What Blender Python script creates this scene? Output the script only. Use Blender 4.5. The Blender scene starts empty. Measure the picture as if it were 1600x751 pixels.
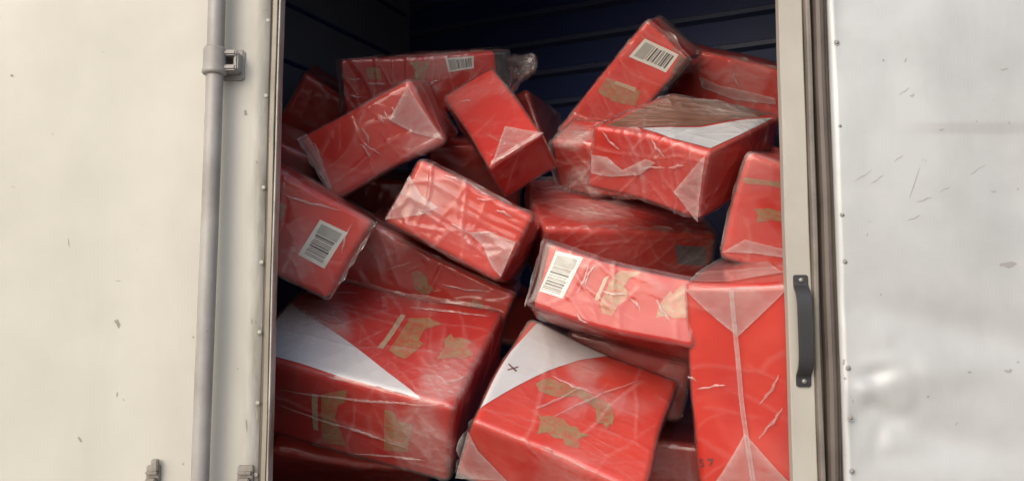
import bpy, bmesh, math, random
import numpy as np
from mathutils import Vector, Matrix
from mathutils.geometry import delaunay_2d_cdt

scene = bpy.context.scene
C = scene.collection

# ------------------------------------------------------------------ camera
cam_data = bpy.data.cameras.new('camera')
cam_data.sensor_width = 36.0
cam_data.lens = 31.5
cam_data.clip_start = 0.02
cam_data.clip_end = 200.0
cam = bpy.data.objects.new('camera', cam_data)
C.objects.link(cam)
cam.location = (0.0, -1.42, 0.0)
cam.rotation_euler = (math.radians(95.64), 0.0, 0.0)
scene.camera = cam

# ------------------------------------------------------------------ sky, sun, exposure
SUN_EL, SUN_AZ = math.radians(33), math.radians(212)      # azimuth clockwise from +Y: high, behind the camera's left shoulder
world = bpy.data.worlds.new('World')
scene.world = world
world.use_nodes = True
wn = world.node_tree.nodes
bg = wn['Background']
sky = wn.new('ShaderNodeTexSky')
sky.sky_type = 'NISHITA'
sky.sun_disc = False
sky.sun_elevation = SUN_EL
sky.sun_rotation = SUN_AZ
sky.air_density = 1.0
sky.dust_density = 4.0
sky.ozone_density = 1.0
world.node_tree.links.new(sky.outputs[0], bg.inputs[0])
bg.inputs[1].default_value = 0.14
sun = bpy.data.lights.new('sun', 'SUN')
sun.energy = 1.5
sun.angle = math.radians(76)
sun.color = (1.0, 0.975, 0.94)
sun_o = bpy.data.objects.new('sun', sun)
C.objects.link(sun_o)
sd = Vector((math.sin(SUN_AZ) * math.cos(SUN_EL), math.cos(SUN_AZ) * math.cos(SUN_EL), math.sin(SUN_EL)))
sun_o.rotation_euler = sd.to_track_quat('Z', 'Y').to_euler()
scene.view_settings.view_transform = 'Standard'
scene.view_settings.look = 'None'
scene.view_settings.gamma = 1.0
scene.view_settings.exposure = 0.33
scene.view_settings.use_curve_mapping = False
scene.cycles.max_bounces = 10
scene.cycles.transparent_max_bounces = 24
scene.cycles.caustics_reflective = False
scene.cycles.caustics_refractive = False

# ------------------------------------------------------------------ helpers
def empty(name, loc, label=None, cat=None, group=None):
    o = bpy.data.objects.new(name, None)
    o.empty_display_size = 0.05
    o.location = loc
    C.objects.link(o)
    if label: o['label'] = label
    if cat: o['category'] = cat
    if group: o['group'] = group
    return o

def link(name, me, mat, parent=None):
    o = bpy.data.objects.new(name, me)
    if mat: me.materials.append(mat)
    C.objects.link(o)
    if parent: o.parent = parent
    return o

def pydata(name, v, f, mat, parent=None, smooth=False):
    me = bpy.data.meshes.new(name)
    me.from_pydata([tuple(map(float, p)) for p in v], [], [tuple(map(int, q)) for q in f])
    if smooth: me.polygons.foreach_set('use_smooth', [True] * len(me.polygons))
    me.update()
    return link(name, me, mat, parent)

def box(name, lo, hi, mat, parent=None, bevel=0.002, seg=2, smooth=False):
    bm = bmesh.new()
    bmesh.ops.create_cube(bm, size=1.0)
    for v in bm.verts:
        for i in range(3):
            v.co[i] = lo[i] + (v.co[i] + .5) * (hi[i] - lo[i])
    if bevel:
        bmesh.ops.bevel(bm, geom=bm.edges[:], offset=bevel, segments=seg, affect='EDGES', profile=.6)
    me = bpy.data.meshes.new(name)
    bm.to_mesh(me); bm.free()
    o = link(name, me, mat, parent)
    return o

def prism_z(name, outline, z0, z1, mat, parent=None, steps=1, wob=0.0, seed=0, smooth=False):
    """an outline in x, y pulled up along z in slices, with a faint wander so that long edges are not ruler-straight"""
    n = len(outline); v = []; f = []
    for k in range(steps + 1):
        z = z0 + (z1 - z0) * k / steps
        dx = wob * math.sin(z * 7.1 + seed) + wob * .6 * math.sin(z * 19.3 + seed * 2.3)
        dy = wob * .7 * math.sin(z * 11.7 + seed * 1.7)
        v += [(x + dx, y + dy, z) for x, y in outline]
    for k in range(steps):
        for i in range(n):
            a = k * n + i; b = k * n + (i + 1) % n
            f.append((a, b, b + n, a + n))
    f.append(tuple(range(n))[::-1]); f.append(tuple(range(steps * n, steps * n + n)))
    o = pydata(name, v, f, mat, parent, smooth)
    return o

def tube(name, pts, r, mat, parent=None, n=20, caps=True):
    pts = [Vector(p) for p in pts]; v = []; f = []
    for k, p in enumerate(pts):
        d = (pts[min(k + 1, len(pts) - 1)] - pts[max(k - 1, 0)]).normalized()
        a = d.orthogonal().normalized() if abs(d.z) < .9 else Vector((1, 0, 0))
        b = d.cross(a).normalized(); a = b.cross(d).normalized()
        rr = r[k] if isinstance(r, (list, tuple)) else r
        for i in range(n):
            t = 2 * math.pi * i / n
            v.append(p + a * math.cos(t) * rr + b * math.sin(t) * rr)
    for k in range(len(pts) - 1):
        for i in range(n):
            a0 = k * n + i; b0 = k * n + (i + 1) % n
            f.append((a0, b0, b0 + n, a0 + n))
    if caps:
        f.append(tuple(range(n))[::-1]); f.append(tuple(range((len(pts) - 1) * n, len(pts) * n)))
    return pydata(name, v, f, mat, parent, True)

# numpy value noise
_rng = np.random.default_rng(7)
_T = _rng.random((64, 64, 64)) * 2 - 1
def vnoise(p):
    p = np.asarray(p, float)
    i = np.floor(p).astype(int); t = p - i; t = t * t * (3 - 2 * t)
    i0 = i & 63; i1 = (i + 1) & 63
    x0, y0, z0 = i0.T; x1, y1, z1 = i1.T; tx, ty, tz = t.T
    def lx(y, z): return _T[x0, y, z] * (1 - tx) + _T[x1, y, z] * tx
    def ly(z): return lx(y0, z) * (1 - ty) + lx(y1, z) * ty
    return ly(z0) * (1 - tz) + ly(z1) * tz
def fbm(p, o=3):
    s = 0; a = 1.0; q = np.asarray(p, float)
    for k in range(o):
        s = s + a * vnoise(q); q = q * 2.03 + 11.7; a *= .5
    return s / 1.75
def sstep(a, b, x):
    t = np.clip((x - a) / (b - a), 0, 1); return t * t * (3 - 2 * t)

# ------------------------------------------------------------------ materials
def mat(name):
    m = bpy.data.materials.new(name); m.use_nodes = True
    nt = m.node_tree
    return m, nt, nt.nodes['Principled BSDF']
def node(nt, t, **k):
    n = nt.nodes.new(t)
    for a, b in k.items(): setattr(n, a, b)
    return n
def noise_node(nt, scale, detail=4, rough=.55, vec=None, stretch=None, dist=0.0):
    n = node(nt, 'ShaderNodeTexNoise')
    n.inputs['Scale'].default_value = scale; n.inputs['Detail'].default_value = detail
    n.inputs['Roughness'].default_value = rough; n.inputs['Distortion'].default_value = dist
    tc = node(nt, 'ShaderNodeTexCoord')
    src = tc.outputs['Object']
    if stretch:
        mp = node(nt, 'ShaderNodeMapping'); mp.inputs['Scale'].default_value = stretch
        nt.links.new(src, mp.inputs[0]); src = mp.outputs[0]
    nt.links.new(src, n.inputs['Vector'])
    return n
def ramp(nt, src, stops):
    r = node(nt, 'ShaderNodeValToRGB'); e = r.color_ramp.elements
    while len(e) < len(stops): e.new(.5)
    for k, (p, c) in enumerate(stops):
        e[k].position = p; e[k].color = tuple(c) + (1,) if len(c) == 3 else c
    nt.links.new(src, r.inputs[0]); return r
def mixc(nt, fac, a, b, mode='MIX'):
    m = node(nt, 'ShaderNodeMix', data_type='RGBA', blend_type=mode)
    for s, v in ((0, fac), (6, a), (7, b)):
        if hasattr(v, 'links'): nt.links.new(v, m.inputs[s])
        elif s == 0: m.inputs[0].default_value = v
        else: m.inputs[s].default_value = tuple(v) + (1,)
    return m.outputs[2]
def bump(nt, p, src, strength, dist):
    b = node(nt, 'ShaderNodeBump'); b.inputs['Strength'].default_value = strength; b.inputs['Distance'].default_value = dist
    nt.links.new(src, b.inputs['Height']); nt.links.new(b.outputs[0], p.inputs['Normal'])

def paint(name, col, stain, rough=.5, scale=3.0, speck=None, amount=.5, metallic=0.0):
    m, nt, p = mat(name)
    n1 = noise_node(nt, scale, 6, .6)
    r1 = ramp(nt, n1.outputs[0], [(.40, (0, 0, 0)), (.72, (amount,) * 3)])
    n2 = noise_node(nt, scale * 1.4, 5, .6, stretch=(2.0, 2.0, .6))
    r2 = ramp(nt, n2.outputs[0], [(.50, (0, 0, 0)), (.78, (amount * .6,) * 3)])
    c = mixc(nt, r1.outputs[0], col, stain)
    c = mixc(nt, r2.outputs[0], c, stain)
    n3 = noise_node(nt, 46, 3, .5)
    if speck:
        r3 = ramp(nt, n3.outputs[0], [(.735, (0, 0, 0)), (.79, (.8, .8, .8))])
        c = mixc(nt, r3.outputs[0], c, speck)
    nt.links.new(c, p.inputs['Base Color'])
    p.inputs['Metallic'].default_value = metallic
    rr = ramp(nt, n1.outputs[0], [(.3, (rough * .85,) * 3), (.8, (min(1, rough * 1.25),) * 3)])
    nt.links.new(rr.outputs[0], p.inputs['Roughness'])
    bump(nt, p, noise_node(nt, 60, 4, .6).outputs[0], .12, .002)
    return m

M = {}
M['cream'] = paint('cream_paint', (.495, .482, .43), (.40, .386, .34), .5, 2.6, (.22, .18, .13), .8)
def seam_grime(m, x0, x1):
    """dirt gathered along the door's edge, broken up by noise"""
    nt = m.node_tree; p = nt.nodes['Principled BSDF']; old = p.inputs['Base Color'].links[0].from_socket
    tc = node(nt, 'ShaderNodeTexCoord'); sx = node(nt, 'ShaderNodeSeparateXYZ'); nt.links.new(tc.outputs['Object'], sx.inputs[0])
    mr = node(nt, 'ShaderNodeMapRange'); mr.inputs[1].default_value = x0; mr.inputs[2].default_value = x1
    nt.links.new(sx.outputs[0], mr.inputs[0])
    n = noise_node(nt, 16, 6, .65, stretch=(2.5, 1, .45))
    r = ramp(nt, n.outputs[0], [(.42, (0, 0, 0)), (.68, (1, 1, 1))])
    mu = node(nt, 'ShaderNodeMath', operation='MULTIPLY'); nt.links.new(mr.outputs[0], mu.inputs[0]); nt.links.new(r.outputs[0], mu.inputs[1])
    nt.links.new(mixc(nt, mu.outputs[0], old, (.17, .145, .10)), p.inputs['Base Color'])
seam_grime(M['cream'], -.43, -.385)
M['cream_trim'] = paint('cream_trim_paint', (.30, .27, .21), (.14, .115, .085), .5, 6, (.12, .09, .06), .7)
M['aluminium'] = paint('right_sheet_paint', (.495, .508, .508), (.375, .385, .385), .40, 4.2, (.3, .29, .28), .85, .15)
M['post'] = paint('post_paint', (.41, .39, .345), (.28, .26, .22), .5, 5, (.2, .17, .13), .5)
M['rod'] = paint('rod_grey_paint', (.34, .325, .31), (.20, .185, .165), .42, 9, (.1, .08, .07), .85)
M['rubber'] = paint('gasket_rubber', (.085, .068, .058), (.16, .13, .11), .55, 9, (.25, .22, .19), .7)
M['channel'] = paint('weathered_channel', (.20, .175, .15), (.085, .07, .06), .5, 8, (.3, .27, .24), .8)
M['handle'] = paint('handle_grey', (.028, .028, .03), (.018, .018, .018), .42, 20, (.3, .3, .3), .5)
M['steel'] = paint('worn_steel', (.30, .29, .27), (.16, .13, .10), .45, 30, None, .7, .5)
M['dirt'] = paint('scuff_dirt', (.28, .275, .265), (.38, .375, .36), .7, 40, None, .6)
M['stain'] = paint('door_stain', (.25, .235, .20), (.33, .31, .265), .7, 60, None, .6)
M['inner_grey'] = paint('inner_wall_paint', (.19, .215, .28), (.13, .15, .20), .55, 2, None, .6)
M['inner_navy'] = paint('inner_navy_paint', (.026, .046, .17), (.018, .032, .12), .45, 2, None, .6)
M['inner_rib'] = paint('inner_rib_paint', (.08, .10, .18), (.045, .06, .12), .4, 4, None, .6)
M['floor'] = paint('worn_floor', (.06, .05, .045), (.03, .025, .02), .7, 4, None, .6)
M['ground'] = paint('ground_concrete', (.30, .29, .27), (.2, .19, .18), .9, .6, None, .6)

def carton_mat():
    m, nt, p = mat('red_carton_board')
    n = noise_node(nt, 9, 4)
    info = node(nt, 'ShaderNodeObjectInfo')
    r = ramp(nt, n.outputs[0], [(.3, (.60, .026, .018)), (.75, (.74, .054, .032))])
    r2 = ramp(nt, info.outputs['Random'], [(0, (.80, .72, .86)), (1, (1.06, 1.15, 1.0))])
    c = mixc(nt, 1.0, r.outputs[0], r2.outputs[0], 'MULTIPLY')
    nt.links.new(c, p.inputs['Base Color'])
    p.inputs['Roughness'].default_value = .55; p.inputs['Specular IOR Level'].default_value = .22
    bump(nt, p, noise_node(nt, 14, 2).outputs[0], .08, .004)
    return m
M['carton'] = carton_mat()
def flat(name, col, rough=.5, metal=0.0, var=.18, scale=60):
    m, nt, p = mat(name)
    n = noise_node(nt, scale, 3)
    r = ramp(nt, n.outputs[0], [(.3, tuple(x * (1 - var) for x in col)), (.7, tuple(min(1, x * (1 + var)) for x in col))])
    nt.links.new(r.outputs[0], p.inputs['Base Color'])
    p.inputs['Roughness'].default_value = rough; p.inputs['Metallic'].default_value = metal
    return m
def gold_mat():
    """worn gold ink, the red board showing through its fine printed pattern"""
    m, nt, p = mat('gold_ink')
    n = noise_node(nt, 70, 3, .6, stretch=(1.0, 1.0, 2.2), dist=.5)
    n2 = noise_node(nt, 210, 2, .5)
    a = mixc(nt, ramp(nt, n.outputs[0], [(.44, (0, 0, 0)), (.56, (.7, .7, .7))]).outputs[0], (.35, .19, .075), (.50, .075, .04))
    c = mixc(nt, ramp(nt, n2.outputs[0], [(.56, (0, 0, 0)), (.64, (.22, .22, .22))]).outputs[0], a, (.50, .36, .20))
    nt.links.new(c, p.inputs['Base Color']); p.inputs['Roughness'].default_value = .5
    return m
M['gold'] = gold_mat()
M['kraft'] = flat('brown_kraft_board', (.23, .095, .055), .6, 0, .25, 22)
M['pale'] = flat('pale_gold_ink', (.50, .34, .22), .5, .0, .25, 300)
M['white'] = flat('white_board', (.70, .71, .72), .5, 0, .05, 14)
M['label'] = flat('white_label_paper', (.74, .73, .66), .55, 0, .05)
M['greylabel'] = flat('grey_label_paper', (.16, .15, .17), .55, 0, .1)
M['ink'] = flat('dark_ink', (.16, .05, .045), .6, 0, .1)
M['bars'] = flat('barcode_ink', (.085, .085, .08), .6, 0, .35, 90)
M['block'] = flat('label_grey_block', (.36, .37, .33), .6, 0, .12, 40)

def film_mat(name, tint, lo, hi):
    """clear polythene: see-through, glossy, milky where the sheet is creased or lifted (vertex attribute 'haze')"""
    m = bpy.data.materials.new(name); m.use_nodes = True
    nt = m.node_tree; nt.nodes.clear()
    out = node(nt, 'ShaderNodeOutputMaterial')
    tr = node(nt, 'ShaderNodeBsdfTransparent'); tr.inputs[0].default_value = (.96, .95, .95, 1)
    milk = node(nt, 'ShaderNodeBsdfPrincipled')
    milk.inputs['Base Color'].default_value = tuple(tint) + (1,)
    milk.inputs['Roughness'].default_value = .32
    gl = node(nt, 'ShaderNodeBsdfGlossy'); gl.inputs['Roughness'].default_value = .07
    gl.inputs['Color'].default_value = (1, 1, 1, 1)
    at = node(nt, 'ShaderNodeAttribute'); at.attribute_name = 'haze'
    n = noise_node(nt, 42, 3, .55, stretch=(1, 3.4, 1.8), dist=.8)
    r = node(nt, 'ShaderNodeMapRange'); r.inputs[1].default_value = .3; r.inputs[2].default_value = .75
    r.inputs[3].default_value = .6; r.inputs[4].default_value = 1.35
    nt.links.new(n.outputs[0], r.inputs[0])
    mu = node(nt, 'ShaderNodeMath', operation='MULTIPLY')
    nt.links.new(at.outputs['Fac'], mu.inputs[0]); nt.links.new(r.outputs[0], mu.inputs[1])
    mr = node(nt, 'ShaderNodeMapRange'); mr.inputs[3].default_value = lo; mr.inputs[4].default_value = hi
    nt.links.new(mu.outputs[0], mr.inputs[0])
    bp = node(nt, 'ShaderNodeBump'); bp.inputs['Strength'].default_value = .08; bp.inputs['Distance'].default_value = .004
    n2 = noise_node(nt, 26, 3, .5, stretch=(1, 4.0, 2.2), dist=.8)
    nt.links.new(n2.outputs[0], bp.inputs['Height'])
    for b in (milk, gl): nt.links.new(bp.outputs[0], b.inputs['Normal'])
    m1 = node(nt, 'ShaderNodeMixShader')
    nt.links.new(mr.outputs[0], m1.inputs[0]); nt.links.new(tr.outputs[0], m1.inputs[1]); nt.links.new(milk.outputs[0], m1.inputs[2])
    fr = node(nt, 'ShaderNodeFresnel'); fr.inputs[0].default_value = 1.47
    nt.links.new(bp.outputs[0], fr.inputs['Normal'])
    m2 = node(nt, 'ShaderNodeMixShader')
    mn = node(nt, 'ShaderNodeMath', operation='MINIMUM'); mn.inputs[1].default_value = .34
    nt.links.new(fr.outputs[0], mn.inputs[0]); nt.links.new(mn.outputs[0], m2.inputs[0]); nt.links.new(m1.outputs[0], m2.inputs[1]); nt.links.new(gl.outputs[0], m2.inputs[2])
    nt.links.new(m2.outputs[0], out.inputs[0])
    return m
M['film'] = film_mat('clear_film', (.80, .72, .69), .0, .60)
M['flap'] = film_mat('folded_film', (.82, .73, .70), .05, .60)

# ------------------------------------------------------------------ the setting
g = pydata('ground', [(-30, -30, -1.5), (30, -30, -1.5), (30, 30, -1.5), (-30, 30, -1.5)], [(0, 1, 2, 3)], M['ground'])
g['kind'] = 'structure'

truck = empty('truck_body', (0, 0, -.75), 'pale box truck body with open side doorway, lock rod and riveted metal panel', 'truck')
truck_off = Vector((0, 0, .75))
def T(o):
    o.location = truck_off; o.parent = truck; return o

Z0, Z1 = -.70, 1.45

# left door leaf: a gently wavy cream sheet
def sheet(name, x0, x1, z0, z1, step, fy, m, parent=None, thick=.03):
    nx = int((x1 - x0) / step) + 1; nz = int((z1 - z0) / step) + 1
    X, Z = np.meshgrid(np.linspace(x0, x1, nx), np.linspace(z0, z1, nz))
    Y = fy(X, Z)
    v = np.stack([X, Y, Z], -1).reshape(-1, 3)
    f = []
    for j in range(nz - 1):
        a = j * nx
        f += [(a + i, a + i + 1, a + i + 1 + nx, a + i + nx) for i in range(nx - 1)]
    # returns at the border give the sheet its thickness
    border = [i for i in range(nx)] + [j * nx + nx - 1 for j in range(1, nz)] + [(nz - 1) * nx + i for i in range(nx - 2, -1, -1)] + [j * nx for j in range(nz - 2, 0, -1)]
    b0 = len(v); back = v[border].copy(); back[:, 1] += thick
    v = np.concatenate([v, back]); nb = len(border)
    for k in range(nb):
        k2 = (k + 1) % nb
        f.append((border[k], b0 + k, b0 + k2, border[k2]))
    o = pydata(name, v, f, m, parent, True)
    return o
def left_y(X, Z):
    P = np.stack([X * 2.2, Z * 1.6, np.full_like(X, 3.3)], -1).reshape(-1, 3)
    return (vnoise(P).reshape(X.shape)) * .004 + .002 * np.exp(-((X + .62) / .05) ** 2)
left_door = T(sheet('door_leaf', -1.9, -.3950, Z0, Z1, .022, left_y, M['cream'], truck))
left_door['label'] = 'cream painted door leaf with faint stains'

# edge trim, crack and painted rivets of the left leaf
T(prism_z('door_gasket', [(-.3965, .004), (-.3885, .004), (-.3885, .03), (-.3965, .03)], Z0, Z1, M['rubber'], truck, 40, .0006, 1))
T(prism_z('edge_trim', [(-.3898, -.003), (-.3885, -.0055), (-.3825, -.0055), (-.3815, -.003), (-.3815, .018), (-.3898, .018)], Z0, Z1, M['channel_l'] if 'channel_l' in M else M['cream_trim'], truck, 60, .0006, 2))
T(prism_z('edge_lip', [(-.3813, -.001), (-.3803, -.0035), (-.3783, -.0035), (-.3773, -.001), (-.3773, .022), (-.3813, .022)], Z0, Z1, M['cream'], truck, 60, .0005, 4))
rv = None
def dome(name, x, y, z, r, h, m, parent):
    v = [(0, -h, 0)]; f = []; n = 12
    for k, (rr, hh) in enumerate(((.45, .93), (.8, .6), (1.0, .12), (1.0, -.6))):
        for i in range(n):
            t = 2 * math.pi * i / n
            v.append((rr * r * math.cos(t), -h * hh, rr * r * math.sin(t)))
    f += [(0, 1 + i, 1 + (i + 1) % n) for i in range(n)]
    for k in range(3):
        f += [(1 + k * n + i, 1 + (k + 1) * n + i, 1 + (k + 1) * n + (i + 1) % n, 1 + k * n + (i + 1) % n) for i in range(n)]
    o = pydata(name, v, f, m, parent, True)
    o.location = Vector((x, y, z)) + truck_off
    return o
first = dome('painted_rivet', -.398, left_y(np.array([-.398]), np.array([.5]))[0], .50, .0034, .0007, M['cream'], truck)
for z in (.375, .225, .105, -.005, -.115, -.225):
    o = first.copy(); C.objects.link(o); o.location = Vector((-.398, first.location.y, z)) + truck_off

# lock rod with its guide clamp
rod = T(tube('lock_rod', [(-.4735 + .0012 * math.sin(z * 5), -.0285, z) for z in np.linspace(Z0, Z1, 30)], .0135, M['rod'], truck, 24))
def sub(o, parent):          # a piece of a part that itself sits at the truck's offset
    o.parent = parent; return o
zc = .425
sub(tube('rod_clamp', [(-.4735, -.0285, zc - .0235), (-.4735, -.0285, zc - .021), (-.4735, -.0285, zc - .0165), (-.4735, -.0285, zc - .015), (-.4735, -.0285, zc + .017), (-.4735, -.0285, zc + .0205)], [.0165, .0190, .0190, .0178, .0178, .0160], M['rod'], None, 24), rod)
bm = bmesh.new()
def bmbox(bm, lo, hi):
    r = bmesh.ops.create_cube(bm, size=1.0)
    for v in r['verts']:
        for i in range(3): v.co[i] = lo[i] + (v.co[i] + .5) * (hi[i] - lo[i])
for lo, hi in (((-.466, -.034, zc + .0075), (-.4385, -.004, zc + .0165)), ((-.466, -.034, zc - .0165), (-.4385, -.004, zc - .0075)),
               ((-.4435, -.030, zc - .0165), (-.4365, -.004, zc + .0165)), ((-.470, -.007, zc - .025), (-.4335, .004, zc + .025))):
    bmbox(bm, lo, hi)
bmesh.ops.bevel(bm, geom=bm.edges[:], offset=.0026, segments=3, affect='EDGES')
me = bpy.data.meshes.new('clamp_bracket'); bm.to_mesh(me); bm.free()
sub(link('clamp_bracket', me, M['rod']), rod)

# the two small latch fittings at the foot of the leaf
for k, (x, w) in enumerate(((-.556, .020), (-.413, .024))):
    l = empty('latch_fitting', (x, 0, -.222)) if False else None
    bm = bmesh.new()
    bmbox(bm, (-w / 2, -.006, -.05), (w / 2, .006, .012))
    bmbox(bm, (-w * .36, -.016, -.045), (w * .36, -.004, -.006))
    bmbox(bm, (-w * .46, -.013, -.001), (w * .46, -.004, .004))
    if k == 0: bmbox(bm, (-.001, -.012, .004), (.009, -.002, .022))
    bmesh.ops.bevel(bm, geom=bm.edges[:], offset=.0014, segments=2, affect='EDGES')
    me = bpy.data.meshes.new('latch_fitting'); bm.to_mesh(me); bm.free()
    o = link('latch_fitting', me, M['steel'], truck); o.location = Vector((x, 0, -.222)) + truck_off

# right side: post, channel, gasket, riveted sheet
T(prism_z('door_post', [(.4375, .006), (.4390, .004), (.4745, .004), (.4765, .006), (.4765, .022), (.4375, .022)], Z0, Z1, M['post'], truck, 60, .0006, 9))
T(prism_z('guide_channel', [(.4770, .010), (.4778, -.004), (.4800, -.006), (.4838, -.006), (.4858, -.003), (.4862, .03), (.4770, .03)], Z0, Z1, M['channel'], truck, 70, .0008, 5))
T(prism_z('door_gasket', [(.4866, .016), (.4925, .016), (.4930, .002), (.4955, -.004), (.5010, -.006), (.5060, -.004), (.5075, .004), (.5100, .003), (.5120, -.002), (.5135, .004), (.5140, .04), (.4866, .04)], Z0, Z1, M['rubber'], truck, 70, .0009, 7))

def px_dent(X, Z, cx, cz, rx, rz, ang=0.0):
    c, s = math.cos(ang), math.sin(ang)
    u = ((X - cx) * c + (Z - cz) * s) / rx; w = (-(X - cx) * s + (Z - cz) * c) / rz
    return np.exp(-(u * u + w * w))
def right_y(X, Z):
    P = np.stack([X * 3.0, Z * 3.0, np.full_like(X, 1.7)], -1).reshape(-1, 3)
    n = fbm(P, 2).reshape(X.shape)
    y = -.012 + n * .0075
    y -= .0014 * np.tanh((Z - .318 - .02 * (X - .7)) / .003) * sstep(.60, .70, X)           # pressed crease
    y += .009 * px_dent(X, Z, .70, .00, .17, .035, -.25)                                     # long shallow hollow
    y -= .007 * px_dent(X, Z, .62, -.075, .10, .030, .1)
    y += .010 * px_dent(X, Z, .68, -.17, .12, .035, -.2)
    y += .006 * px_dent(X, Z, .80, .22, .05, .09, .2)
    y += .007 * px_dent(X, Z, .565, -.070, .030, .010, .25) - .006 * px_dent(X, Z, .548, -.098, .012, .018, .1)
    y += .006 * px_dent(X, Z, .575, -.125, .030, .012, -.4)
    Pf = np.stack([X * 17 + .3 * Z, Z * 17, np.full_like(X, 5.2)], -1).reshape(-1, 3)
    cr = 1 - np.abs(fbm(Pf, 2).reshape(X.shape)) * 2
    y += .0045 * cr * px_dent(X, Z, .57, -.13, .075, .13)                                    # crumpled corner by the lower rivets
    y += .0010 * fbm(Pf * .6 + 9, 3).reshape(X.shape)
    # everything calms towards the riveted edge
    return -.012 + (y + .012) * sstep(.512, .532, X)
right_sheet = T(sheet('side_panel', .5155, 1.95, Z0, Z1, .0085, right_y, M['aluminium'], truck, .02))
right_sheet['label'] = 'dented pale metal side panel riveted along its edge'
def z_at(py, d):      # height of a photograph row at a given distance in front of the lens
    return d * math.tan(math.radians(5.64) + math.atan((375.5 - py) / 1400))
bm = None
first = None
for py in (67, 197, 336, 409, 575, 653, 736, -60, 860):
    z = z_at(py, 1.408)
    if first is None:
        first = dome('rivet', .5245, -.0121, z, .0031, .0022, M['steel'], truck)
        ringv, ringf = [], []
        for i in range(16):
            t = 2 * math.pi * i / 16
            for rr, yy in ((.0026, -.0004), (.0046, -.0004), (.0050, .0008)):
                ringv.append((rr * math.cos(t), yy, rr * math.sin(t)))
        for i in range(16):
            j = (i + 1) % 16
            ringf += [(i * 3, i * 3 + 1, j * 3 + 1, j * 3), (i * 3 + 1, i * 3 + 2, j * 3 + 2, j * 3 + 1)]
        ring = pydata('rivet_collar', ringv, ringf, M['dirt'], first)
    else:
        o = first.copy(); C.objects.link(o)
        o.location = Vector((.5245 + random.Random(py).uniform(-.001, .001), -.0121, z)) + truck_off
        q = ring.copy(); C.objects.link(q); q.parent = o
# scratches and knocks on the sheet: thin scuffs lying on its face
def scuff(pts, w, fy=None):
    """a ragged sliver along pts (x, z)"""
    v, f = [], []; rnd = random.Random(int(pts[0][0] * 1e5))
    n = len(pts)
    for k, (x, z) in enumerate(pts):
        a = pts[max(k - 1, 0)]; b = pts[min(k + 1, n - 1)]
        dx, dz = b[0] - a[0], b[1] - a[1]; L = math.hypot(dx, dz)
        ww = w * (.25 + .75 * math.sin(math.pi * (k + .4) / n)) * rnd.uniform(.5, 1.1)
        for s in (-1, 1):
            xx, zz = x - dz / L * ww * s, z + dx / L * ww * s
            yy = float((fy or right_y)(np.array([xx]), np.array([zz]))[0]) - .0005
            v.append((xx, yy, zz))
    for k in range(n - 1):
        f.append((2 * k, 2 * k + 2, 2 * k + 3, 2 * k + 1))
    return v, f
SC = [((1379, 96), (1381, 94), .003), ((1412, 98), (1416, 92), .002), ((1404, 149), (1420, 138), .0011), ((1562, 110), (1575, 108), .0018),
      ((1396, 253), (1410, 243), .001), ((1334, 284), (1362, 266), .0007), ((1360, 288), (1380, 274), .0012), ((1421, 310), (1437, 262), .0010),
      ((1432, 316), (1456, 308), .0012), ((1468, 300), (1486, 291), .0007), ((1516, 273), (1542, 256), .0009), ((1418, 345), (1438, 337), .0011),
      ((1551, 299), (1560, 298), .0015), ((1353, 370), (1356, 364), .0014), ((1563, 414), (1590, 412), .0065), ((1376, 460), (1379, 459), .0016),
      ((1512, 581), (1518, 581), .0022), ((1572, 580), (1584, 579), .005), ((1592, 566), (1597, 565), .0018), ((1449, 619), (1452, 619), .0016),
      ((1317, 570), (1319, 560), .003), ((1319, 592), (1321, 589), .002), ((1468, 204), (1473, 202), .001), ((1576, 193), (1578, 191), .002),
      ((1330, 618), (1335, 630), .002), ((1497, 665), (1500, 660), .001), ((1594, 295), (1596, 293), .002), ((1524, 190), (1526, 190), .0015)]
def px_xz(px, py, d=1.408):
    z = z_at(py, d); ax = d * math.cos(math.radians(5.64)) + z * math.sin(math.radians(5.64))
    return ((px - 800) / 1400 * ax, z)
V, Fc = [], []
for a, b, w in SC:
    p, q = px_xz(*a), px_xz(*b)
    pts = [(p[0] + (q[0] - p[0]) * t, p[1] + (q[1] - p[1]) * t + .0008 * math.sin(9 * t + p[0] * 90)) for t in np.linspace(0, 1, 7)]
    v, f = scuff(pts, w * .72); o0 = len(V); V += v; Fc += [tuple(i + o0 for i in q_) for q_ in f]
sc = T(pydata('scuff_marks', V, Fc, M['dirt'], truck)); sc['kind'] = 'stuff'
V, Fc = [], []
for a, b, w in [((107, 372), (108, 385), .0009), ((178, 500), (186, 508), .004), ((182, 498), (184, 512), .003), ((122, 682), (127, 690), .003), ((181, 620), (182, 612), .0012),
                ((370, 575), (371, 577), .002), ((414, 12), (417, 15), .003), ((341, 40), (342, 42), .002), ((383, 172), (384, 180), .004), ((83, 209), (84, 211), .0016),
                ((180, 438), (188, 439), .0007), ((384, 655), (385, 675), .002), ((400, 640), (401, 655), .0025), ((191, 622), (192, 626), .001), ((18, 118), (22, 120), .003),
                ((392, 498), (393, 506), .0018), ((300, 525), (302, 528), .002), ((400, 250), (402, 256), .002), ((398, 500), (400, 510), .002), ((407, 505), (408, 512), .002)]:
    p, q = px_xz(*a, 1.42), px_xz(*b, 1.42)
    pts = [(p[0] + (q[0] - p[0]) * t, p[1] + (q[1] - p[1]) * t) for t in np.linspace(0, 1, 6)]
    v, f = scuff(pts, w * .8, left_y); o0 = len(V); V += v; Fc += [tuple(i + o0 for i in q_) for q_ in f]
sc = T(pydata('scuff_marks', V, Fc, M['stain'], truck)); sc['kind'] = 'stuff'

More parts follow.
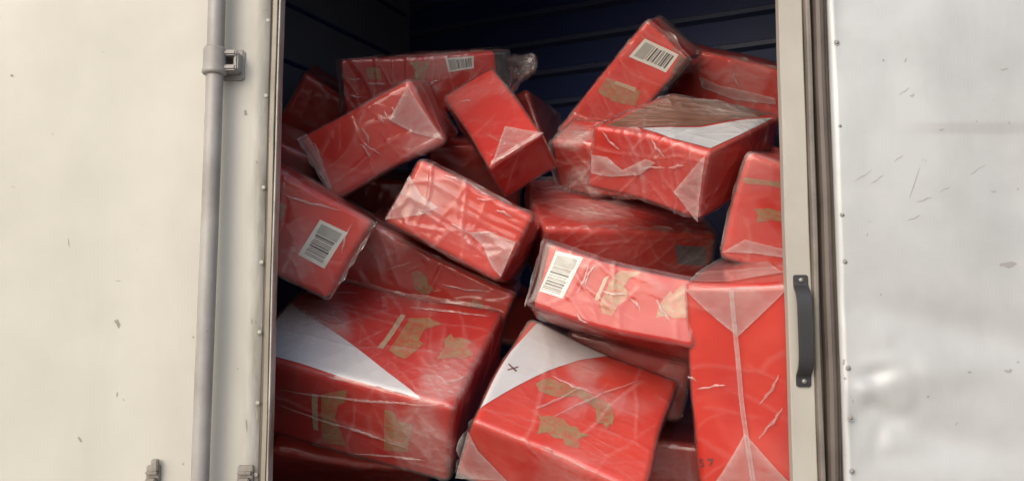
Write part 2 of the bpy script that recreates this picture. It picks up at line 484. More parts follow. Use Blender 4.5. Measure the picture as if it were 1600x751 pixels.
# pull handle on the post: a bowed strap with two screws
zt, zb, hx = .0855, -.0900, .4585
path = [(.0035, zt), (.0030, zt - .006), (.0015, zt - .017), (-.009, zt - .028), (-.0145, zt - .046), (-.0155, 0), (-.0145, zb + .046), (-.009, zb + .028), (.0015, zb + .017), (.003, zb + .006), (.0035, zb)]
fine = []
for k in range(len(path) - 1):
    p0, p1, p2, p3 = (np.array(path[min(max(k + j, 0), len(path) - 1)]) for j in (-1, 0, 1, 2))
    for t in (0, .25, .5, .75):
        fine.append(tuple(.5 * (2 * p1 + (p2 - p0) * t + (2 * p0 - 5 * p1 + 4 * p2 - p3) * t * t + (3 * p1 - p0 - 3 * p2 + p3) * t ** 3)))
path = fine + [path[-1]]
v, f = [], []
for k, (y, z) in enumerate(path):
    a = path[max(k - 1, 0)]; b = path[min(k + 1, len(path) - 1)]
    dy, dz = b[0] - a[0], b[1] - a[1]; L = math.hypot(dy, dz); ny, nz = dz / L, -dy / L
    wd = .0118 * (1 if 1 < k < len(path) - 2 else (.93 if k in (1, len(path) - 2) else .78))
    lean = (z - zb) * -.012
    for xs, t in ((-wd, .2), (-wd * .86, 1), (wd * .86, 1), (wd, .2), (wd, -1), (-wd, -1)):
        v.append((hx + xs, y + ny * .0022 * t, z + nz * .0022 * t))
n = 6
for k in range(len(path) - 1):
    f += [(k * n + i, k * n + (i + 1) % n, (k + 1) * n + (i + 1) % n, (k + 1) * n + i) for i in range(n)]
f += [tuple(range(n))[::-1], tuple(range((len(path) - 1) * n, len(path) * n))]
hd = T(pydata('pull_handle', v, f, M['handle'], truck))
for z in (zt - .0085, zb + .0085):
    o = dome('handle_screw', hx, -.0002, z, .0042, .0025, M['steel'], None); o.location = (hx, -.0002, z); o.parent = hd

# header over the doorway, sill under it
T(box('door_header', (-.388, .006, 1.2), (.4295, .05, Z1), M['cream'], truck))
T(box('door_sill', (-.388, .006, Z0), (.4295, .05, -.52), M['cream'], truck))

# inside of the cargo box, turned a little from the doorway
YAW = math.radians(26); sY, cY = math.sin(YAW), math.cos(YAW)
K = Vector((-.39, 1.9, 0)); Lw = Vector((-sY, -cY, 0)); Bw = Vector((cY, -sY, 0))
def wall(name, a, b, z0, z1, th, m):
    a, b = Vector(a), Vector(b); d = (b - a).normalized(); nrm = Vector((d.y, -d.x, 0))
    pts = [a, b, b + nrm * th, a + nrm * th]
    return T(prism_z(name, [(p.x, p.y) for p in pts], z0, z1, m, truck))
zr = 1.40
iw = wall('inner_end_wall', K, K + Lw * 2.0, -.6, zr, .03, M['inner_grey'])
bw = wall('inner_back_wall', K + Bw * 2.6, K - Bw * .05, -.6, zr, .03, M['inner_navy'])
wall('inner_side_wall', (1.93, .05, 0), (1.93, 1.2, 0), -.6, zr, -.03, M['inner_navy'])
wall('inner_side_wall', (-1.9, .05, 0), (-1.2, .15, 0), -.6, zr, .03, M['inner_navy'])
T(box('cargo_floor', (-1.9, .052, -.60), (1.93, 2.6, -.55), M['floor'], truck))
T(box('cargo_roof', (-1.9, .052, zr), (1.93, 2.6, zr + .04), M['inner_navy'], truck))
def rib(name, a, b, z, h, dep, m, nrm):
    a, b = Vector(a), Vector(b); v = []
    for p in (a, b):
        for off, dz in ((0, -h), (dep, -h * .45), (dep, h * .45), (0, h)):
            q = p + nrm * off; v.append((q.x, q.y, z + dz))
    f = [(0, 1, 5, 4), (1, 2, 6, 5), (2, 3, 7, 6), (0, 3, 2, 1), (4, 5, 6, 7)]
    return T(pydata(name, v, f, m, truck))
nb = Vector((-sY, -cY, 0)); nl = Vector((cY, -sY, 0))
for z in (.67, .78, .89, 1.00, 1.11, 1.22, 1.33):
    rib('wall_rib', K + Bw * .02 + nb * .001, K + Bw * 2.2 + nb * .001, z, .016, .020, M['inner_rib'], nb)
for z in (.64, .82, 1.00, 1.18):
    rib('wall_seam', K + Lw * .03 + nl * .001, K + Lw * 1.9 + nl * .001, z, .008, .006, M['inner_navy'], nl)

# ------------------------------------------------------------------ the wrapped cartons
CARTONS = {
  'snow_left': dict(loc=(-0.2545, 0.3229, -0.0786), rot=[(0.9601, 0.2683, 0.0794), (-0.1772, 0.8027, -0.5695), (-0.2165, 0.5327, 0.8182)], dim=(0.4086, 0.3033, 0.178)),
  'mid_bottom': dict(loc=(0.1093, 0.2353, -0.171), rot=[(0.9176, 0.3387, 0.2082), (-0.1486, 0.7778, -0.6107), (-0.3688, 0.5295, 0.764)], dim=(0.3111, 0.3201, 0.14)),
  'tall_right': dict(loc=(0.4514, 0.2118, -0.0775), rot=[(0.8878, 0.4503, -0.095), (-0.4599, 0.861, -0.217), (-0.016, 0.2363, 0.9715)], dim=(0.1875, 0.2665, 0.3758)),
  'barcode_mid': dict(loc=(0.2103, 0.3057, 0.0406), rot=[(0.9429, 0.1931, 0.2713), (-0.2239, 0.9707, 0.0872), (-0.2465, -0.1429, 0.9585)], dim=(0.3105, 0.315, 0.1288)),
  'crumple_mid': dict(loc=(-0.0878, 0.4213, 0.2187), rot=[(0.8737, 0.0753, 0.4805), (-0.0234, 0.9933, -0.113), (-0.4858, 0.0875, 0.8697)], dim=(0.2578, 0.3602, 0.1396)),
  'flap_left': dict(loc=(-0.2762, 0.5034, 0.4147), rot=[(0.8749, -0.0004, -0.4844), (-0.1183, 0.9695, -0.2145), (0.4697, 0.245, 0.8481)], dim=(0.265, 0.3624, 0.1403)),
  'tail_back': dict(loc=(-0.2277, 0.8135, 0.6241), rot=[(0.9832, -0.1727, -0.0584), (0.1442, 0.9325, -0.3313), (0.1117, 0.3173, 0.9417)], dim=(0.4272, 0.2598, 0.14)),
  'upright_mid': dict(loc=(-0.0246, 0.4829, 0.4243), rot=[(0.8428, -0.4357, -0.316), (-0.0392, 0.5359, -0.8434), (0.5368, 0.7232, 0.4346)], dim=(0.1319, 0.2599, 0.1217)),
  'barcode_top': dict(loc=(0.2836, 0.679, 0.5695), rot=[(0.7506, 0.28, 0.5986), (0.0344, 0.888, -0.4585), (-0.6599, 0.3647, 0.6569)], dim=(0.1388, 0.2603, 0.3269)),
  'behind_right': dict(loc=(0.6188, 0.8561, 0.626), rot=[(0.9408, 0.2526, 0.226), (-0.1479, 0.9059, -0.3968), (-0.305, 0.3399, 0.8896)], dim=(0.3873, 0.2596, 0.1309)),
  'dusky_right': dict(loc=(0.3423, 0.3221, 0.3504), rot=[(0.7995, 0.599, 0.0458), (-0.4985, 0.704, -0.5058), (-0.3352, 0.3815, 0.8614)], dim=(0.2494, 0.3359, 0.135)),
  'flat_mid': dict(loc=(0.2286, 0.5824, 0.2148), rot=[(0.9913, -0.1093, 0.0732), (0.1315, 0.8391, -0.5279), (-0.0037, 0.5329, 0.8462)], dim=(0.3835, 0.2839, 0.1503)),
  'right_gold': dict(loc=(0.5495, 0.3249, 0.2343), rot=[(0.9382, 0.2854, 0.1956), (-0.2229, 0.9309, -0.2894), (-0.2647, 0.2279, 0.937)], dim=(0.2158, 0.3599, 0.1977)),
  'barcode_left': dict(loc=(-0.4498, 0.282, 0.2196), rot=[(0.8417, -0.1532, 0.5177), (0.2159, 0.9744, -0.0626), (-0.4949, 0.1645, 0.8533)], dim=(0.3372, 0.2603, 0.172)),
  'gold_mid': dict(loc=(-0.1766, 0.5526, 0.1163), rot=[(0.9016, 0.0781, 0.4255), (0.0255, 0.9723, -0.2324), (-0.4318, 0.2204, 0.8746)], dim=(0.3614, 0.2578, 0.1479)),
  'dim_left': dict(loc=(-0.511, 1.0429, 0.5978), rot=[(0.8266, -0.1462, 0.5435), (0.2979, 0.9329, -0.2021), (-0.4775, 0.329, 0.8147)], dim=(0.2249, 0.3605, 0.1637)),
  'nook_mid': dict(loc=(0.0242, 1.1711, 0.5531), rot=[(0.8956, 0.2999, -0.3286), (-0.2973, 0.9529, 0.0597), (0.331, 0.0442, 0.9426)], dim=(0.2215, 0.3475, 0.1684)),
  'low_left_dark': dict(loc=(-0.5174, 0.6572, 0.3748), rot=[(0.8917, -0.1318, 0.433), (0.2325, 0.9542, -0.1883), (-0.3883, 0.2686, 0.8815)], dim=(0.1945, 0.3596, 0.1369)),
  'corner_right': dict(loc=(0.4172, 0.492, -0.2661), rot=[(0.9731, 0.2301, -0.0091), (-0.2272, 0.9531, -0.1997), (-0.0373, 0.1964, 0.9798)], dim=(0.2793, 0.2611, 0.14)),
  'under_left': dict(loc=(-0.3378, 0.5223, -0.2591), rot=[(0.9639, 0.2644, -0.0313), (0.223, -0.8659, -0.4478), (-0.1455, 0.4246, -0.8936)], dim=(0.3367, 0.2679, 0.14)),
  'nook_red': dict(loc=(-0.0374, 0.9347, 0.0508), rot=[(0.989, -0.0897, 0.1178), (0.1075, 0.9821, -0.1548), (-0.1018, 0.1657, 0.9809)], dim=(0.1802, 0.359, 0.1231)),
  'deep_right': dict(loc=(0.2447, 0.5624, -0.0742), rot=[(0.9758, 0.1165, 0.1849), (-0.0971, 0.9891, -0.111), (-0.1958, 0.0904, 0.9765)], dim=(0.255, 0.3598, 0.1422)),
  'bunch_mid': dict(loc=(0.2221, 0.5509, 0.3831), rot=[(0.8512, 0.4928, -0.1805), (-0.4909, 0.6257, -0.6062), (-0.1858, 0.6046, 0.7745)], dim=(0.236, 0.1151, 0.1294)),
  'shade_mid': dict(loc=(-0.095, 0.8678, 0.4168), rot=[(0.9988, -0.0381, 0.0314), (0.0459, 0.9515, -0.3041), (-0.0183, 0.3051, 0.9521)], dim=(0.2249, 0.3604, 0.1619)),
  'shade_left': dict(loc=(-0.373, 0.865, 0.3295), rot=[(0.9822, -0.1337, 0.1322), (0.1616, 0.9597, -0.2299), (-0.0962, 0.2471, 0.9642)], dim=(0.23, 0.3603, 0.1555)),
}
PRINTS = [
  ('snow_left', 'Z+', 'white', [(-1.424, 0.461), (-1.008, 0.193), (0.686, -0.982), (0.404, -0.997), (-0.033, -0.966), (-0.554, -0.919), (-0.903, -0.892)]),
  ('snow_left', 'Z+', 'pale', [(0.053, -0.293), (0.052, 0.496), (0.1, 0.491), (0.107, -0.306)]),
  ('snow_left', 'Z+', 'gold', [(0.149, -0.325), (0.137, 0.496), (0.317, 0.595), (0.504, 0.496), (0.355, 0.293), (0.364, 0.149), (0.372, 0.008), (0.438, -0.028), (0.41, -0.212), (0.365, -0.414), (0.255, -0.392)]),
  ('snow_left', 'Z+', 'gold', [(0.63, -0.286), (0.634, 0.021), (0.587, 0.153), (0.62, 0.318), (0.673, 0.229), (0.736, 0.278), (0.862, 0.244), (0.851, 0.082), (0.954, -0.017), (0.873, -0.156), (0.758, -0.177)]),
  ('snow_left', 'Y-', 'gold', [(-0.197, 0.52), (0.055, 0.817), (0.054, 0.497), (-0.025, 0.329), (-0.051, -0.035), (-0.004, -0.285), (0.049, -0.741), (-0.193, -0.851), (-0.208, -0.483)]),
  ('snow_left', 'Y-', 'pale', [(-0.283, 0.429), (-0.222, 0.454), (-0.227, -0.496), (-0.283, -0.502)]),
  ('snow_left', 'Y-', 'gold', [(0.384, 0.547), (0.46, 0.567), (0.52, 0.335), (0.659, 0.385), (0.64, 0.028), (0.616, -0.457), (0.39, -0.591)]),
  ('mid_bottom', 'Z+', 'white', [(-0.885, 0.916), (-0.849, 1.014), (-0.728, 1.067), (0.054, 0.973), (-0.225, 0.638), (-0.464, 0.232), (-1.002, -0.75), (-1.005, -0.305), (-0.978, 0.29)]),
  ('mid_bottom', 'Z+', 'gold', [(-0.577, -0.068), (-0.482, 0.118), (-0.07, 0.132), (0.149, 0.113), (0.337, 0.087), (0.451, -0.052), (0.483, -0.259), (0.439, -0.263), (0.439, -0.374), (0.356, -0.292), (0.297, -0.35), (0.212, -0.108), (-0.056, -0.017), (-0.304, -0.173), (-0.499, -0.176)]),
  ('mid_bottom', 'Z+', 'gold', [(-0.4, -0.5), (-0.334, -0.538), (-0.258, -0.469), (-0.091, -0.444), (0.017, -0.522), (0.086, -0.479), (0.159, -0.544), (0.273, -0.528), (0.183, -0.625), (0.169, -0.676), (0.206, -0.748), (0.18, -0.806), (0.046, -0.823), (-0.0, -0.747), (-0.099, -0.785), (-0.209, -0.746), (-0.301, -0.823), (-0.321, -0.619)]),
  ('mid_bottom', 'Z+', 'ink', [(-0.903, 0.05), (-0.894, 0.069), (-0.773, 0.007), (-0.778, -0.022)]),
  ('mid_bottom', 'Z+', 'ink', [(-0.87, -0.056), (-0.872, -0.032), (-0.787, 0.087), (-0.779, 0.066)]),
  ('barcode_mid', 'Y-', 'label', [(-0.796, 0.723), (-0.445, 0.813), (-0.562, -0.461), (-0.911, -0.504)]),
  ('barcode_mid', 'Y-', 'pale', [(-0.084, 0.56), (-0.128, 0.479), (-0.177, -0.174), (-0.131, -0.183)]),
  ('barcode_mid', 'Y-', 'gold', [(-0.049, 0.58), (0.029, 0.829), (0.208, 0.97), (0.288, 0.98), (0.146, 0.64), (0.114, 0.383), (0.18, 0.24), (0.178, -0.016), (0.105, -0.168), (0.058, -0.559), (-0.063, -0.542), (-0.118, -0.303), (-0.11, -0.171)]),
  ('barcode_mid', 'Y-', 'gold', [(0.507, -0.015), (0.533, 0.234), (0.591, 0.521), (0.63, 0.418), (0.695, 0.782), (0.765, 0.661), (0.826, 0.625), (0.897, -0.099), (0.726, -0.257), (0.635, -0.206), (0.506, -0.356)]),
  ('barcode_top', 'Y-', 'label', [(-0.632, 0.769), (0.518, 0.901), (0.57, 0.631), (-0.669, 0.468)]),
  ('barcode_top', 'Y-', 'gold', [(-0.858, 0.071), (0.389, 0.27), (0.57, 0.047), (-0.081, -0.11), (-0.779, -0.178)]),
  ('barcode_top', 'Y-', 'pale', [(-0.506, 0.129), (0.162, 0.234), (0.198, 0.189), (-0.471, 0.085)]),
  ('barcode_left', 'Y-', 'label', [(0.452, 0.46), (0.781, 0.476), (0.774, -0.423), (0.449, -0.397)]),
  ('barcode_left', 'Y-', 'gold', [(-0.135, 0.426), (0.083, 0.409), (0.131, 0.049), (-0.071, -0.037)]),
  ('gold_mid', 'Y-', 'gold', [(-0.211, 0.327), (-0.138, 0.455), (-0.024, 0.41), (0.032, 0.237), (0.152, 0.118), (0.041, -0.156), (-0.092, -0.093)]),
  ('gold_mid', 'Y-', 'gold', [(0.552, 0.355), (0.689, 0.358), (0.709, 0.08), (0.588, 0.036)]),
  ('right_gold', 'Y-', 'gold', [(-0.946, 0.523), (-0.2, 0.687), (-0.169, 0.554), (-0.37, 0.527), (-0.525, 0.523), (-0.921, 0.41)]),
  ('right_gold', 'Y-', 'gold', [(-0.657, 0.036), (-0.436, 0.13), (-0.076, 0.153), (-0.032, -0.037), (-0.335, -0.082), (-0.55, -0.2), (-0.561, -0.059)]),
  ('dusky_right', 'Z+', 'white', [(-0.308, -0.792), (0.309, -0.267), (0.933, 0.826), (1.049, 0.251), (0.893, -0.851), (0.22, -0.902)]),
  ('tail_back', 'Y-', 'gold', [(-0.674, 0.638), (-0.588, 0.685), (-0.498, 0.602), (-0.497, 0.172), (-0.664, 0.272)]),
  ('tail_back', 'Y-', 'gold', [(-0.172, 0.794), (0.087, 0.807), (0.05, 0.512), (-0.012, 0.069), (-0.13, 0.224), (-0.094, 0.498)]),
  ('tail_back', 'Y-', 'label', [(0.246, 0.819), (0.566, 0.821), (0.557, 0.387), (0.278, 0.335)]),
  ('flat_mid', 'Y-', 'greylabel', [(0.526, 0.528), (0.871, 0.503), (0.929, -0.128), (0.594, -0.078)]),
  ('tall_right', 'Y-', 'flap', [(-0.965, 0.955), (0.019, 0.998), (0.938, 1.028), (0.025, 0.515)]),
  ('tall_right', 'Y-', 'flap', [(-0.032, -0.38), (0.732, -0.822), (-0.893, -0.954)]),
  ('tall_right', 'Z+', 'flap', [(-0.914, -0.905), (-0.908, 0.83), (-0.172, 1.442), (0.69, -0.444), (-0.099, -0.844)]),
  ('tall_right', 'Y-', 'seam', [(-0.064, 0.964), (0.015, 0.964), (0.04, -0.905), (-0.052, -0.91)]),
  ('tall_right', 'Y-', 'ink', [(-0.943, -0.622), (-0.846, -0.618), (-0.848, -0.63), (-0.92, -0.633), (-0.922, -0.646), (-0.862, -0.643), (-0.84, -0.661), (-0.856, -0.686), (-0.905, -0.694), (-0.952, -0.69), (-0.951, -0.678), (-0.891, -0.681), (-0.864, -0.662), (-0.888, -0.657), (-0.948, -0.659)]),
  ('tall_right', 'Y-', 'ink', [(-0.774, -0.615), (-0.666, -0.604), (-0.667, -0.616), (-0.735, -0.674), (-0.759, -0.676), (-0.704, -0.624), (-0.776, -0.627)]),
  ('flap_left', 'Y-', 'flap', [(-1.032, 1.046), (-0.808, 0.977), (-0.818, 0.452), (-0.912, -0.697), (-0.961, -0.854)]),
  ('flap_left', 'Y-', 'flap', [(0.917, 0.881), (0.999, -0.913), (0.64, -0.353), (0.408, 0.257)]),
  ('upright_mid', 'Z+', 'flap', [(0.115, -0.427), (1.07, -1.002), (-0.854, -0.974)]),
  ('mid_bottom', 'Y-', 'flap', [(-1.006, 0.62), (-1.052, -1.179), (-0.425, -0.357), (-0.818, 0.152)]),
  ('crumple_mid', 'Y-', 'flap', [(-0.992, 0.476), (-0.69, 0.151), (-0.369, 0.044), (-0.546, -0.331), (-0.966, -0.911)]),
  ('crumple_mid', 'Y-', 'flap', [(0.188, -0.175), (0.45, 0.089), (0.922, 0.139), (0.984, -0.849), (0.773, -0.713), (0.487, -0.321)]),
  ('dusky_right', 'Y-', 'flap', [(-0.941, 0.138), (-0.69, 0.139), (-0.437, -0.157), (-0.083, 0.308), (0.079, 0.273), (-0.159, -0.192), (-0.59, -0.421), (-0.911, -0.423)]),
  ('dusky_right', 'Y-', 'flap', [(0.47, -0.345), (0.937, 0.92), (0.969, -0.969)]),
  ('behind_right', 'Y-', 'flap', [(-0.633, 0.013), (-0.332, -0.149), (0.362, -0.094), (0.387, -0.322), (-0.126, -0.533), (-0.56, -0.377)]),
  ('right_gold', 'Y-', 'flap', [(-0.959, -0.859), (-0.656, -0.531), (0.023, -0.501), (0.106, -0.635), (-0.454, -0.718)]),
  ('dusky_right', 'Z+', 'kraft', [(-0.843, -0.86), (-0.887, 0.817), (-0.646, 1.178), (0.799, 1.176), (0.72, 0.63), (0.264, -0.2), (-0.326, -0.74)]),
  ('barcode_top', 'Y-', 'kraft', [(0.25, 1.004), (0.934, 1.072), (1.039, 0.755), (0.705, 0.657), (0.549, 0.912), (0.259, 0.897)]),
  ('flap_left', 'Y-', 'pleat', [(0.317, 0.536), (0.329, 0.217)]),
  ('flap_left', 'Y-', 'pleat', [(0.412, 0.558), (0.427, 0.176)]),
  ('flap_left', 'Y-', 'pleat', [(0.545, 0.562), (0.532, 0.23)]),
  ('flap_left', 'Y-', 'pleat', [(0.004, 0.415), (-0.041, -0.052)]),
  ('flap_left', 'Y-', 'pleat', [(-0.176, 0.049), (-0.096, -0.407)]),
  ('flap_left', 'Y-', 'pleat', [(-0.094, 0.065), (0.006, -0.472)]),
  ('flap_left', 'Y-', 'pleat', [(-0.81, 0.69), (-0.825, 0.004)]),
  ('crumple_mid', 'Y-', 'pleat', [(-0.536, 0.892), (-0.263, 0.873)]),
  ('crumple_mid', 'Y-', 'pleat', [(-0.117, 0.921), (0.195, 0.943)]),
  ('crumple_mid', 'Y-', 'pleat', [(0.045, 0.733), (0.301, 0.874)]),
  ('crumple_mid', 'Y-', 'pleat', [(-0.598, -0.265), (-0.411, -0.174)]),
  ('crumple_mid', 'Y-', 'pleat', [(0.246, -0.118), (0.599, 0.123)]),
  ('crumple_mid', 'Y-', 'pleat', [(-0.095, -0.227), (0.221, -0.142)]),
  ('crumple_mid', 'Y-', 'pleat', [(0.388, 0.651), (0.686, 0.717)]),
  ('barcode_mid', 'Y-', 'pleat', [(-0.338, 0.671), (-0.394, -0.194)]),
  ('barcode_mid', 'Y-', 'pleat', [(-0.27, 0.747), (-0.337, 0.115)]),
  ('barcode_mid', 'Y-', 'pleat', [(0.209, 0.112), (0.348, -0.166)]),
  ('barcode_mid', 'Y-', 'pleat', [(-0.372, -0.73), (-0.203, -0.899)]),
  ('barcode_mid', 'Y-', 'pleat', [(-0.103, 0.108), (0.169, 0.142)]),
  ('barcode_mid', 'Y-', 'pleat', [(0.492, 0.209), (0.659, -0.369)]),
  ('snow_left', 'Y-', 'pleat', [(-0.617, 0.269), (0.861, 0.955)]),
  ('snow_left', 'Y-', 'pleat', [(-0.65, -0.085), (0.65, -0.264)]),
  ('snow_left', 'Y-', 'pleat', [(0.111, -0.799), (0.805, -0.451)]),
  ('mid_bottom', 'Z+', 'pleat', [(-0.409, 0.115), (0.155, 0.092)]),
  ('mid_bottom', 'Z+', 'pleat', [(-0.385, -0.502), (-0.064, 0.112)]),
  ('mid_bottom', 'Z+', 'pleat', [(-0.214, -0.509), (0.547, 0.664)]),
  ('tall_right', 'Y-', 'pleat', [(0.315, -0.132), (0.669, 0.167)]),
  ('tall_right', 'Y-', 'pleat', [(0.223, -0.43), (0.68, -0.121)]),
  ('tall_right', 'Y-', 'pleat', [(-1.002, 0.132), (-0.82, 0.076)]),
  ('tall_right', 'Y-', 'pleat', [(-0.816, 0.016), (-0.29, 0.017)]),
  ('dusky_right', 'Y-', 'pleat', [(-0.832, 0.861), (-0.525, 0.383)]),
  ('dusky_right', 'Y-', 'pleat', [(-0.017, 0.919), (0.225, 0.451)]),
  ('dusky_right', 'Y-', 'pleat', [(0.291, 0.263), (0.599, 0.41)]),
  ('dusky_right', 'Y-', 'pleat', [(-0.22, -0.091), (0.24, 0.239)]),
  ('behind_right', 'Y-', 'pleat', [(-0.283, 0.579), (-0.113, -0.026)]),
  ('tail_back', 'Y-', 'pleat', [(-0.86, 0.313), (-0.743, 0.245)]),
  ('tail_back', 'Y-', 'pleat', [(-0.675, 0.145), (-0.465, 0.035)]),
  ('tail_back', 'Y-', 'pleat', [(0.036, -0.028), (0.184, 0.093)]),
  ('tail_back', 'Y-', 'pleat', [(-0.879, -0.265), (-0.739, -0.317)]),
  ('gold_mid', 'Y-', 'pleat', [(-0.471, -0.022), (-0.26, 0.589)]),
  ('gold_mid', 'Y-', 'pleat', [(0.187, 0.361), (0.685, 0.715)]),
  ('barcode_left', 'Y-', 'pleat', [(0.005, 0.593), (0.607, 0.816)]),
  ('barcode_left', 'Y-', 'pleat', [(0.769, 0.696), (0.834, 0.022)]),
  ('upright_mid', 'Z+', 'pleat', [(-0.854, -0.974), (0.94, -0.992)]),
  ('upright_mid', 'Z+', 'pleat', [(-0.589, 0.599), (-0.308, 0.503)]),
  ('snow_left', 'Z+', 'pleat', [(-1.061, 0.328), (-0.466, 0.747)]),
  ('snow_left', 'Z+', 'pleat', [(0.829, -0.662), (0.98, -0.455)]),
  ('snow_left', 'Z+', 'pleat', [(0.091, 0.678), (0.908, 0.781)]),
]

AX = {'Z+': (2, 1), 'Z-': (2, -1), 'Y-': (1, -1), 'X+': (0, 1), 'X-': (0, -1)}

def rounded(dim, r, step):
    """points and quads of a box with rounded edges; also outward normals"""
    h = [d / 2 for d in dim]
    ax = []
    for d in dim:
        c = d / 2 - r
        core = np.linspace(-c, c, max(3, int(round(2 * c / step)) + 1))
        ends = c + r * np.array([.36, .72, 1.0])
        ax.append(np.concatenate([-ends[::-1], core, ends]))
    Q, Fq, off = [], [], 0
    for a in range(3):
        o = [i for i in range(3) if i != a]
        U, W = np.meshgrid(ax[o[0]], ax[o[1]], indexing='ij')
        for s in (-1, 1):
            q = np.empty(U.shape + (3,)); q[..., o[0]] = U; q[..., o[1]] = W; q[..., a] = s * h[a]
            nu, nw = U.shape
            idx = np.arange(nu * nw).reshape(nu, nw) + off
            quad = np.stack([idx[:-1, :-1], idx[1:, :-1], idx[1:, 1:], idx[:-1, 1:]], -1).reshape(-1, 4)
            # orientation: u x w points along +a for a = 0, 2 and along -a for a = 1
            pos = (1 if a != 1 else -1) * s
            if pos < 0: quad = quad[:, ::-1]
            Q.append(q.reshape(-1, 3)); Fq.append(quad); off += nu * nw
    Q = np.concatenate(Q); Fq = np.concatenate(Fq)
    key = np.round(Q * 1e5).astype(np.int64)
    _, first, inv = np.unique(key, axis=0, return_index=True, return_inverse=True)
    Q = Q[first]; Fq = inv.reshape(-1)[Fq]
    c = np.clip(Q, [-(x - r) for x in h], [x - r for x in h])
    v = Q - c
    # bring the cube corners onto the quarter-round
    n = v / np.maximum(np.linalg.norm(v, axis=1, keepdims=True), 1e-9)
    return c + n * r, n, Fq

def mesh_np(name, P, Fq, m, parent, haze=None, warp=None):
    if warp is not None: P = warp(P)
    me = bpy.data.meshes.new(name)
    me.from_pydata(P.tolist(), [], Fq.tolist())
    me.polygons.foreach_set('use_smooth', np.ones(len(Fq), bool))
    if haze is not None:
        at = me.attributes.new('haze', 'FLOAT', 'POINT')
        at.data.foreach_set('value', np.clip(haze, 0, 1).astype(np.float32))
    me.update()
    return link(name, me, m, parent)

